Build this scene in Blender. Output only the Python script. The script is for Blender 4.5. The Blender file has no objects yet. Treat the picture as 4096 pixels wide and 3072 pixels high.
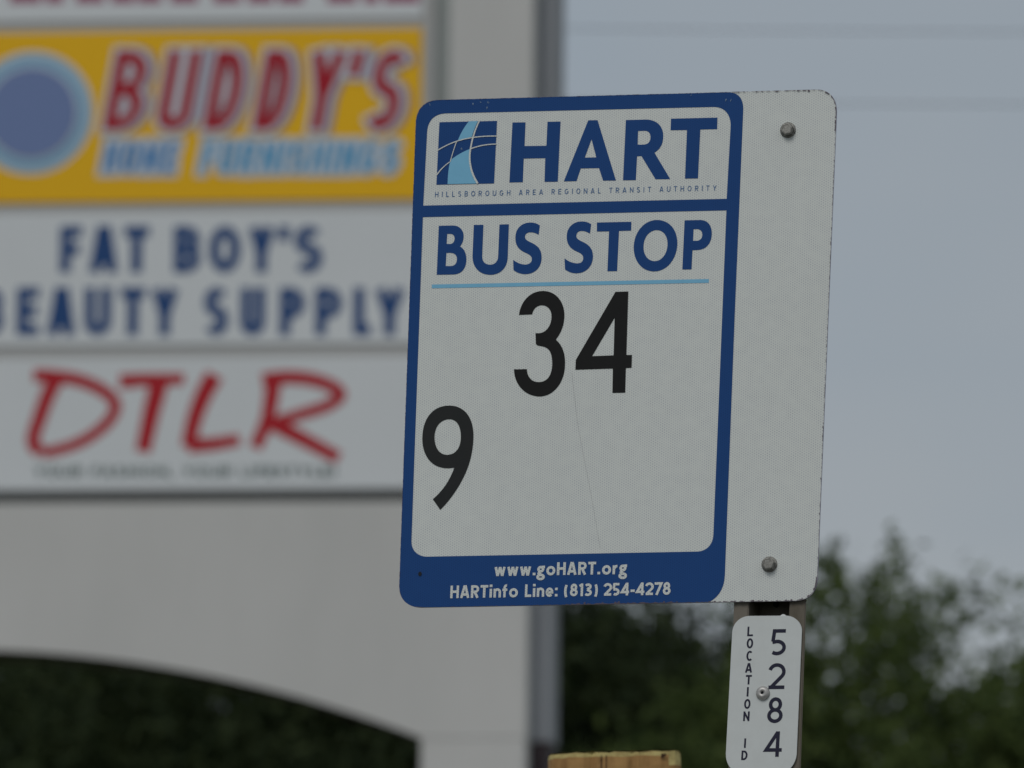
import bpy, bmesh, math, random, json, re
import numpy as np
from math import radians, sin, cos, pi
from mathutils import Vector, Matrix, Euler
from mathutils.geometry import delaunay_2d_cdt
random.seed(7); np.random.seed(7)
S = bpy.context.scene
col = S.collection

# ------------------------------------------------------------ camera
cd = bpy.data.cameras.new('camera'); cam = bpy.data.objects.new('camera', cd); col.objects.link(cam); S.camera = cam
cam.location = (0, 0, 1.2)
cam.matrix_world = Matrix.Translation((0, 0, 1.2)) @ (Matrix.Rotation(pi/2+radians(8), 4, 'X') @ Matrix.Rotation(radians(0.6), 4, 'Z'))
cd.lens = 300; cd.sensor_width = 36; cd.clip_start = .1; cd.clip_end = 3000
cd.dof.use_dof = True; cd.dof.focus_distance = 11.95; cd.dof.aperture_fstop = 9.3; cd.dof.aperture_blades = 7

# ------------------------------------------------------------ world and sun
SUN_EL, SUN_AZ = radians(48), radians(-28)      # azimuth measured from behind the camera, towards its left
W = bpy.data.worlds.new('World'); S.world = W; W.use_nodes = True
nt = W.node_tree; nt.nodes.clear()
out = nt.nodes.new('ShaderNodeOutputWorld'); bg = nt.nodes.new('ShaderNodeBackground')
sky = nt.nodes.new('ShaderNodeTexSky'); sky.sky_type = 'NISHITA'; sky.sun_disc = False
sky.sun_elevation = SUN_EL; sky.sun_rotation = pi-SUN_AZ*-1
sky.dust_density = 3.0
tc = nt.nodes.new('ShaderNodeTexCoord'); mp = nt.nodes.new('ShaderNodeMapping'); mp.inputs['Scale'].default_value = (1, 1, 2.2)
nz = nt.nodes.new('ShaderNodeTexNoise'); nz.inputs['Scale'].default_value = 9.0; nz.inputs['Detail'].default_value = 3
cr = nt.nodes.new('ShaderNodeValToRGB')
cr.color_ramp.elements[0].position = .33; cr.color_ramp.elements[0].color = (3.05, 3.48, 3.92, 1)
cr.color_ramp.elements[1].position = .68; cr.color_ramp.elements[1].color = (3.5, 3.78, 4.05, 1)
mx = nt.nodes.new('ShaderNodeMix'); mx.data_type = 'RGBA'; mx.inputs[0].default_value = .9
L = nt.links.new
L(tc.outputs['Generated'], mp.inputs[0]); L(mp.outputs[0], nz.inputs['Vector']); L(nz.outputs['Fac'], cr.inputs[0])
L(sky.outputs[0], mx.inputs[6]); L(cr.outputs[0], mx.inputs[7]); L(mx.outputs[2], bg.inputs[0]); L(bg.outputs[0], out.inputs[0])
bg.inputs[1].default_value = .095
sd = bpy.data.lights.new('sun', 'SUN'); so = bpy.data.objects.new('sun', sd); col.objects.link(so)
sd.energy = 1.0; sd.angle = radians(25); sd.color = (1, .97, .93)
so.rotation_euler = Vector((-sin(SUN_AZ)*cos(SUN_EL), cos(SUN_AZ)*cos(SUN_EL), -sin(SUN_EL))).to_track_quat('-Z', 'Y').to_euler()
S.view_settings.view_transform = 'Standard'; S.view_settings.look = 'None'
S.view_settings.exposure = 0; S.view_settings.gamma = 1; S.view_settings.use_curve_mapping = False

# ------------------------------------------------------------ helpers
def mat(name, c, rough=.6, metal=0, noise=None, bump=None, spec=.5, coat=0):
    """c base colour; noise=(scale, amount, second colour, stretch); bump=(scale, strength, distance)"""
    m = bpy.data.materials.new(name); m.use_nodes = True; n = m.node_tree; b = n.nodes['Principled BSDF']
    b.inputs['Roughness'].default_value = rough; b.inputs['Metallic'].default_value = metal
    b.inputs['Specular IOR Level'].default_value = spec; b.inputs['Coat Weight'].default_value = coat
    b.inputs['Base Color'].default_value = (*c, 1)
    t = n.nodes.new('ShaderNodeTexCoord')
    if noise:
        mpn = n.nodes.new('ShaderNodeMapping'); mpn.inputs['Scale'].default_value = noise[3] if len(noise) > 3 else (1, 1, 1)
        x = n.nodes.new('ShaderNodeTexNoise'); x.inputs['Scale'].default_value = noise[0]; x.inputs['Detail'].default_value = 6; x.inputs['Roughness'].default_value = .65
        r = n.nodes.new('ShaderNodeMapRange'); r.inputs[1].default_value = .38; r.inputs[2].default_value = .68; r.inputs[3].default_value = 0; r.inputs[4].default_value = noise[1]
        k = n.nodes.new('ShaderNodeMix'); k.data_type = 'RGBA'; k.inputs[6].default_value = (*c, 1); k.inputs[7].default_value = (*noise[2], 1)
        n.links.new(t.outputs['Object'], mpn.inputs[0]); n.links.new(mpn.outputs[0], x.inputs['Vector']); n.links.new(x.outputs['Fac'], r.inputs[0])
        n.links.new(r.outputs[0], k.inputs[0]); n.links.new(k.outputs[2], b.inputs['Base Color'])
        m['k'] = k.name
    if bump:
        x = n.nodes.new('ShaderNodeTexNoise'); x.inputs['Scale'].default_value = bump[0]; x.inputs['Detail'].default_value = 5
        u = n.nodes.new('ShaderNodeBump'); u.inputs['Strength'].default_value = bump[1]; u.inputs['Distance'].default_value = bump[2]
        n.links.new(t.outputs['Object'], x.inputs['Vector']); n.links.new(x.outputs['Fac'], u.inputs['Height']); n.links.new(u.outputs[0], b.inputs['Normal'])
    return m

def sheeting(name, c, dots, amt):
    """retroreflective sheeting: a fine honeycomb of cells with darker dots, soft weathering on top"""
    m = mat(name, c, .38, noise=(5, .35, tuple(v*.9 for v in c)), spec=.5 if c[0] > .3 else .12)
    n = m.node_tree; b = n.nodes['Principled BSDF']; k = n.nodes[m['k']]
    t = n.nodes.new('ShaderNodeTexCoord'); mp_ = n.nodes.new('ShaderNodeMapping'); mp_.inputs['Scale'].default_value = (1, .01, 1)
    kk = 2*pi/.0036/.866; acc = None
    for ax in ((1, 0, 0), (.5, 0, .866), (-.5, 0, .866)):
        d = n.nodes.new('ShaderNodeVectorMath'); d.operation = 'DOT_PRODUCT'; d.inputs[1].default_value = tuple(kk*q for q in ax)
        n.links.new(t.outputs['Object'], d.inputs[0]); cs = n.nodes.new('ShaderNodeMath'); cs.operation = 'COSINE'; n.links.new(d.outputs['Value'], cs.inputs[0])
        if acc: ad = n.nodes.new('ShaderNodeMath'); ad.operation = 'ADD'; n.links.new(acc.outputs[0], ad.inputs[0]); n.links.new(cs.outputs[0], ad.inputs[1]); acc = ad
        else: acc = cs
    r = n.nodes.new('ShaderNodeMapRange'); r.inputs[1].default_value = -.6; r.inputs[2].default_value = 1.8; r.inputs[3].default_value = 0; r.inputs[4].default_value = amt
    g = n.nodes.new('ShaderNodeTexNoise'); g.inputs['Scale'].default_value = 60; g.inputs['Detail'].default_value = 1
    gr = n.nodes.new('ShaderNodeMapRange'); gr.inputs[1].default_value = .25; gr.inputs[2].default_value = .7; gr.inputs[3].default_value = .5
    mul = n.nodes.new('ShaderNodeMath'); mul.operation = 'MULTIPLY'
    x = n.nodes.new('ShaderNodeMix'); x.data_type = 'RGBA'; x.inputs[7].default_value = (*dots, 1)
    n.links.new(t.outputs['Object'], mp_.inputs[0]); n.links.new(mp_.outputs[0], g.inputs['Vector'])
    n.links.new(acc.outputs[0], r.inputs[0]); n.links.new(g.outputs['Fac'], gr.inputs[0])
    n.links.new(r.outputs[0], mul.inputs[0]); n.links.new(gr.outputs[0], mul.inputs[1])
    n.links.new(mul.outputs[0], x.inputs[0]); n.links.new(k.outputs[2], x.inputs[6]); n.links.new(x.outputs[2], b.inputs['Base Color'])
    return m

def link(name, me, m, parent=None, smooth=False):
    o = bpy.data.objects.new(name, me); col.objects.link(o)
    if m: me.materials.append(m)
    if smooth: me.polygons.foreach_set('use_smooth', [True]*len(me.polygons))
    if parent: o.parent = parent
    return o
def tag(o, label=None, cat=None, group=None, kind=None):
    for k, v in (('label', label), ('category', cat), ('group', group), ('kind', kind)):
        if v: o[k] = v
    return o
def empty(name, loc, rot=(0, 0, 0), mode='XYZ'):
    o = bpy.data.objects.new(name, None); col.objects.link(o); o.rotation_mode = mode; o.location = loc; o.rotation_euler = rot
    o.empty_display_size = .1
    return o
def mesh(name, vs, fs):
    me = bpy.data.meshes.new(name); me.from_pydata([tuple(v) for v in vs], [], [tuple(f) for f in fs]); me.update(); return me
def bm_mesh(name, bm):
    me = bpy.data.meshes.new(name); bmesh.ops.recalc_face_normals(bm, faces=bm.faces); bm.to_mesh(me); bm.free(); return me

def fill(contours, evenodd=True):
    """triangulate flat contours -> points, triangles. evenodd cuts holes, otherwise a union"""
    vs, fs = [], []
    for c in contours:
        if len(c) < 3: continue
        if sum(c[i-1][0]*c[i][1]-c[i][0]*c[i-1][1] for i in range(len(c))) < 0: c = c[::-1]
        fs.append(list(range(len(vs), len(vs)+len(c)))); vs += [Vector(p) for p in c]
    r = delaunay_2d_cdt(vs, [], fs, 0, 1e-5, True)
    tris = [f for f, o in zip(r[2], r[5]) if (len(set(o)) % 2 if evenodd else len(o))]
    return r[0], tris
def flat(name, contours, y, m, parent, evenodd=True, k=.001):
    if contours and isinstance(contours[0], dict): contours = sum([g['q'] for g in contours], [])
    if not evenodd:                                      # strokes: each a hair above the one before, so none share a plane
        vs, fs, lay, last = [], [], 0, None
        for f in contours:
            f = [tuple(p) for p in f]
            if last is not None and math.dist(f[0], last) > 1e-6: lay = (lay+1) % 6
            last = f[1]; fs.append(tuple(range(len(vs), len(vs)+len(f)))); vs += [(x*k, y-lay*(.00004 if k < .5 else .0005), z*k) for x, z in f]
        bm = bmesh.new(); bm.from_mesh(mesh(name, vs, fs))
        for f in bm.faces:
            if f.normal.y > 0: f.normal_flip()
        bmesh.ops.remove_doubles(bm, verts=bm.verts, dist=k*1e-4)
        me = bpy.data.meshes.new(name); bm.to_mesh(me); bm.free()
        return link(name, me, m, parent)
    p, t = fill(contours, evenodd)
    me = mesh(name, [(a.x*k, y, a.y*k) for a in p], [tuple(reversed(f)) for f in t])
    bm = bmesh.new(); bm.from_mesh(me)
    for f in bm.faces:
        if f.normal.y > 0: f.normal_flip()
    bm.to_mesh(me); bm.free()
    return link(name, me, m, parent)
def letters(contours, y, m, parent, k=.001, up=0):
    """every letter (outline plus its holes, or a stroked glyph) as a print piece of its own"""
    if isinstance(contours[0], dict):
        return [flat('letter', [[(p[0], p[1]+up) for p in f] for f in g['q']], y, m, parent, False, k) for g in contours]
    gs = []
    for c in contours:
        bb = (min(p[0] for p in c), min(p[1] for p in c), max(p[0] for p in c), max(p[1] for p in c))
        for g in gs:
            b = g[0]
            if bb[0] > b[0] and bb[1] > b[1] and bb[2] < b[2] and bb[3] < b[3]: g[1].append(c); break
        else: gs.append((bb, [c]))
    return [flat('letter', g, y, m, parent, True, k) for _, g in gs]
def extrude(name, contours, y0, y1, m, parent, k=.001, evenodd=True):
    """a plate: flat front at y0 (towards the viewer), back at y1, walls along every open edge"""
    p, t = fill(contours, evenodd)
    bm = bmesh.new(); a = [bm.verts.new((v.x*k, y0, v.y*k)) for v in p]; b = [bm.verts.new((v.x*k, y1, v.y*k)) for v in p]
    cnt = {}
    for f in t:
        bm.faces.new([a[i] for i in f]); bm.faces.new([b[i] for i in reversed(f)])
        for i in range(3):
            e = (f[i], f[(i+1) % 3]); cnt[tuple(sorted(e))] = cnt.get(tuple(sorted(e)), []) + [e]
    for e in cnt.values():
        if len(e) == 1:
            i, j = e[0]; bm.faces.new((a[j], a[i], b[i], b[j]))
    bmesh.ops.delete(bm, geom=[v for v in bm.verts if not v.link_faces], context='VERTS')
    return link(name, bm_mesh(name, bm), m, parent)
def svg(s, n=10):
    out_, cur = [], []
    tok = re.findall(r'[MLCZ]|-?[\d.]+,-?[\d.]+', s); i = 0; cmd = 'M'
    P = lambda q: tuple(float(v) for v in q.split(','))
    while i < len(tok):
        if tok[i] in 'MLCZ':
            cmd = tok[i]; i += 1
            if cmd == 'Z': out_.append(cur); cur = []
            continue
        if cmd == 'C':
            a, b, c, d = cur[-1], P(tok[i]), P(tok[i+1]), P(tok[i+2]); i += 3
            for k in range(1, n+1):
                t = k/n; u = 1-t
                cur.append(tuple(u**3*a[j]+3*u*u*t*b[j]+3*u*t*t*c[j]+t**3*d[j] for j in (0, 1)))
        else: cur.append(P(tok[i])); i += 1
    if cur: out_.append(cur)
    res = []
    for c in out_:
        q = [c[0]]
        for p in c[1:]:
            if math.dist(p, q[-1]) > 1e-4: q.append(p)
        if len(q) > 1 and math.dist(q[0], q[-1]) < 1e-4: q.pop()
        res.append(q)
    return res
def ribbon(pts, w, w1=None):
    """quads along a polyline with mitred joints"""
    eps = 1e-3*w; q = [pts[0]]
    for p in pts[1:]:
        if math.dist(p, q[-1]) > eps: q.append(p)
    pts = q; closed = math.dist(pts[0], pts[-1]) < 1e-6+eps*.5
    P = [Vector(p) for p in pts]
    if closed: P = P[:-1]
    n = len(P); Lf, Rt = [], []
    for i in range(n):
        ww = w if w1 is None else w+(w1-w)*i/(n-1)
        a = P[i]-P[i-1] if (i > 0 or closed) else P[1]-P[0]
        b = P[(i+1) % n]-P[i] if (i < n-1 or closed) else P[-1]-P[-2]
        a.normalize(); b.normalize(); na = Vector((-a.y, a.x)); nb = Vector((-b.y, b.x)); m_ = na+nb
        if m_.length < .3: m_ = nb.copy()
        m_.normalize(); k = (ww/2)/max(.45, m_.dot(na))
        Lf.append(P[i]+m_*k); Rt.append(P[i]-m_*k)
    q = []
    for i in range(n if closed else n-1):
        j = (i+1) % n; q.append([Lf[i], Lf[j], Rt[j], Rt[i]])
    return q
def arc(cx, cy, rx, ry, a0, a1, n=12):
    return [(cx+rx*cos(radians(a0+(a1-a0)*i/n)), cy+ry*sin(radians(a0+(a1-a0)*i/n))) for i in range(n+1)]

# natural widths (share of cap height)
NW = dict(zip("ABCDEFGHILMNOPRSTUY", (.8, .68, .74, .74, .62, .58, .8, .74, .2, .55, .9, .75, .84, .66, .7, .64, .66, .74, .74)))
NW.update({'w': .95, 'g': .64, 'o': .76, 'r': .44, 'i': .24, 'n': .64, 'f': .46, 'e': .66, '.': .26, ':': .26, '(': .33, ')': .33, '-': .36, "'": .22, ',': .24, '!': .24, ' ': .36,
           '1': .38, '2': .62, '3': .6, '4': .7, '5': .58, '7': .6, '8': .66})
def glyph(c, W, H, w):
    h = w/2; l = h; r = W-h; B = h; T = H-h; M = H*.51; X = H*.7; E = arc
    if c == 'A': return [[(h*.95, 0), (W/2-h*.25, H)], [(W/2+h*.25, H), (W-h*.95, 0)], [(W*.22, H*.28), (W*.78, H*.28)]]
    if c == 'B':
        q = (T-M)/2; u = (M-B)/2
        return [[(l, 0), (l, H)], [(l, T), (r-q*1.1, T)]+E(r-q*1.1, (T+M)/2, q, q, 90, -90)+[(l, M)], [(l, M), (r-u, M)]+E(r-u, (M+B)/2, u, u, 90, -90)+[(l, B)]]
    if c == 'C': return [E(W/2+h*.3, H/2, W/2-h*.7, H/2-h, 48, 312, 22)]
    if c == 'D': return [[(l, B), (l, T), (l+(r-l)*.35, T)]+E(l+(r-l)*.35, H/2, (r-l)*.65, T-H/2, 90, -90, 14)+[(l, B)]]
    if c == 'E': return [[(W, T), (l, T), (l, B), (W, B)], [(l, M), (W*.92, M)]]
    if c == 'F': return [[(W, T), (l, T), (l, 0)], [(l, M*.98), (W*.9, M*.98)]]
    if c == 'G': return [E(W/2, H/2, W/2-h, H/2-h, 48, 330, 22)+[(r, H*.42)], [(r+h, H*.44), (W*.55, H*.44)]]
    if c == 'H': return [[(l, 0), (l, H)], [(r, 0), (r, H)], [(l, M), (r, M)]]
    if c == 'I': return [[(W/2, 0), (W/2, H)]]
    if c == 'L': return [[(l, H), (l, B), (W, B)]]
    if c == 'M': return [[(l, 0), (l, H)], [(r, 0), (r, H)], [(l, H-h), (W/2, H*.25), (r, H-h)]]
    if c == 'N': return [[(l, 0), (l, H)], [(r, 0), (r, H)], [(l, H-h), (r, h)]]
    if c == 'O': return [E(W/2, H/2, W/2-h, H/2-h, 0, 360, 28)]
    if c in 'PR':
        m_ = H*.46 if c == 'P' else H*.48; q = (T-m_)/2
        s = [[(l, 0), (l, H)], [(l, T), (r-q, T)]+E(r-q, (T+m_)/2, q, q, 90, -90)+[(l, m_)]]
        if c == 'R': s.append([(W*.46, m_), (W-h*1.05, 0)])
        return s
    if c == 'S':
        a, b = (T-M)/2, (M-B)/2
        return [E(W/2, M+a, W/2-h, a, 35, 200, 12)+E(W/2, M+a, W/2-h, a, 215, 262, 4)+[(W/2, M)]+E(W/2, B+b, W/2-h, b, 82, 35, 4)+E(W/2, B+b, W/2-h, b, 20, -145, 12)]
    if c == 'T': return [[(0, T), (W, T)], [(W/2, 0), (W/2, T)]]
    if c == 'U':
        q = (r-l)/2; return [[(l, H)]+E(W/2, B+q, q, q, 180, 360, 14)+[(r, H)]]
    if c == 'Y': return [[(h, H-h*.2), (W/2, H*.42)], [(W-h, H-h*.2), (W/2, H*.42)], [(W/2, H*.46), (W/2, 0)]]
    if c == '1': return [[(W*.08, H*.8), (W*.62, H*.9)], [(W*.62, 0), (W*.62, H)]]
    if c == '2': return [E(W*.48, T-W*.42, W*.44, W*.42, 165, -38, 14)+[(W*.2, B+h*.4)], [(0, B), (W, B)]]
    if c == '3': return [E(W*.42, H*.745, W*.46-h*.6, T-H*.745, 150, -80, 12)+[(W*.32, M)], [(W*.32, M)]+E(W*.42, H*.275, W-h-W*.42, H*.275-B, 82, -145, 14)]
    if c == '4': return [[(W*.74, 0), (W*.74, H)], [(W*.74-h*.1, H-h*.3), (h*.8, H*.27), (W, H*.27)]]
    if c == '5': return [[(W*.94, T), (W*.2, T), (W*.13, H*.53)], [(W*.1, H*.5)]+E(W*.42, H*.3, W*.58-h, H*.3-h, 112, -128, 14)]
    if c == '7': return [[(0, T), (W*.96, T), (W*.3, 0)]]
    if c == '8': return [E(W/2, (T+M)/2, W*.43-h, (T-M)/2, 0, 360, 20), E(W/2, (M+B)/2, W/2-h, (M-B)/2, 0, 360, 22)]
    if c == 'w': return [[(h, X), (W*.29, 0)], [(W*.29, 0), (W*.5, X*.98)], [(W*.5, X*.98), (W*.71, 0)], [(W*.71, 0), (W-h, X)]]
    if c == 'o': return [E(W/2, X/2, W/2-h, X/2-h*.8, 0, 360, 20)]
    if c == 'g': return [E(W*.46, X*.68, W*.3, X*.24, 0, 360, 16), [(W*.62, X*.93), (W, X*.93)], [(W*.3, X*.42), (W*.22, X*.24), (W*.5, X*.1)], E(W*.47, -H*.13, W*.4, H*.16, 0, 360, 18)]
    if c == 'r': return [[(l, 0), (l, X)], [(l, X*.62)]+E(l+W*.6, X*.6, W*.5, X*.3, 160, 85, 6)]
    if c == 'i': return [[(W/2, 0), (W/2, X)], [(W/2-w*.55, H*.93), (W/2+w*.55, H*.93)]]
    if c == 'n':
        q = (r-l)/2; return [[(l, 0), (l, X)], E(W/2, X-q-h*.7, q, q, 180, 0, 12)+[(r, 0)]]
    if c == 'f': return [[(W*.4, 0), (W*.4, H*.76)]+E(W*.75, H*.76, W*.35, H*.18, 180, 80, 8), [(0, X-h), (W*.9, X-h)]]
    if c == 'e': return [[(l, X*.48)]+[(r, X*.48)]+E(W/2, X/2, W/2-h, X/2-h*.8, 5, 318, 20)]
    if c == '.': return [[(W/2-w*.55, w*.55), (W/2+w*.55, w*.55)]]
    if c == ':': return [[(W/2-w*.55, w*.55), (W/2+w*.55, w*.55)], [(W/2-w*.55, X-w*.5), (W/2+w*.55, X-w*.5)]]
    if c == '(': return [E(W*1.5, H*.42, W*1.35, H*.78, 142, 218, 10)]
    if c == ')': return [E(-W*.5, H*.42, W*1.35, H*.78, 38, -38, 10)]
    if c == '-': return [[(0, H*.36), (W, H*.36)]]
    if c == "'": return [[(W/2, H), (W/2-w*.15, H*.68)]]
    if c == ',': return [[(W/2+h*.2, w), (W/2-h*.6, -w*.9)]]
    if c == '!': return [[(W/2, H), (W/2, H*.28)], [(W/2-h, h), (W/2+h, h)]]
    return []
def put(c, x, y, W, H, w, ux=(1, 0), uy=(0, 1), grow=0):
    q = []
    for st in glyph(c, W, H, w):
        if grow:
            st = list(st)
            if math.dist(st[0], st[-1]) > 1e-6:
                for a, b, i in ((0, 1, 0), (-1, -2, -1)):
                    d = (Vector(st[a])-Vector(st[b])).normalized()*grow/2; st[i] = tuple(Vector(st[a])+d)
        for f in ribbon(st, w+grow):
            q.append([(x+p.x*ux[0]+p.y*uy[0], y+p.x*ux[1]+p.y*uy[1]) for p in f])
    return [dict(q=q)] if q else []
def text(s, x0, y0, x1, y1, H, w, gap=None, lean=None, sc=1.0):
    """line of lettering from one baseline point to another; gap None: even tracking, else widths stretch"""
    Ltot = math.dist((x0, y0), (x1, y1)); ux = ((x1-x0)/Ltot, (y1-y0)/Ltot); uy = lean or (-ux[1], ux[0])
    nat = [NW[c]*H*sc for c in s]
    if gap is None: gap = (Ltot-sum(nat))/(len(s)-1)
    else:
        k = (Ltot-gap*(len(s)-1))/sum(nat); nat = [v*k for v in nat]
    q = []; x = 0
    for c, n_ in zip(s, nat):
        q += put(c, x0+ux[0]*x, y0+ux[1]*x, n_, H, w, ux, uy); x += n_+gap
    return q
def box(bm, x0, x1, y0, y1, z0, z1):
    v = [bm.verts.new((x, y, z)) for x in (x0, x1) for y in (y0, y1) for z in (z0, z1)]
    for f in ((0, 1, 3, 2), (4, 6, 7, 5), (0, 4, 5, 1), (2, 3, 7, 6), (0, 2, 6, 4), (1, 5, 7, 3)): bm.faces.new([v[i] for i in f])
def boxes(name, lst, m, parent, bev=0):
    bm = bmesh.new()
    for b in lst: box(bm, *b)
    if bev: bmesh.ops.bevel(bm, geom=bm.edges[:], offset=bev, segments=2, affect='EDGES')
    return link(name, bm_mesh(name, bm), m, parent)
def lathe(name, prof, c, m, parent, n=32, facets=None):
    """profile (radius, y) turned about the local y axis at c=(x,z)"""
    vs, fs = [], []; k = facets or n
    for r_, y in prof:
        for i in range(k): a = 2*pi*i/k+.2; vs.append((c[0]+r_*cos(a), y, c[1]+r_*sin(a)))
    for j in range(len(prof)-1):
        for i in range(k): fs.append((j*k+i, j*k+(i+1) % k, (j+1)*k+(i+1) % k, (j+1)*k+i))
    bm = bmesh.new(); bm.from_mesh(mesh('t', vs, fs)); bmesh.ops.remove_doubles(bm, verts=bm.verts, dist=1e-7)
    return link(name, bm_mesh(name, bm), m, parent, smooth=not facets)

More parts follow.
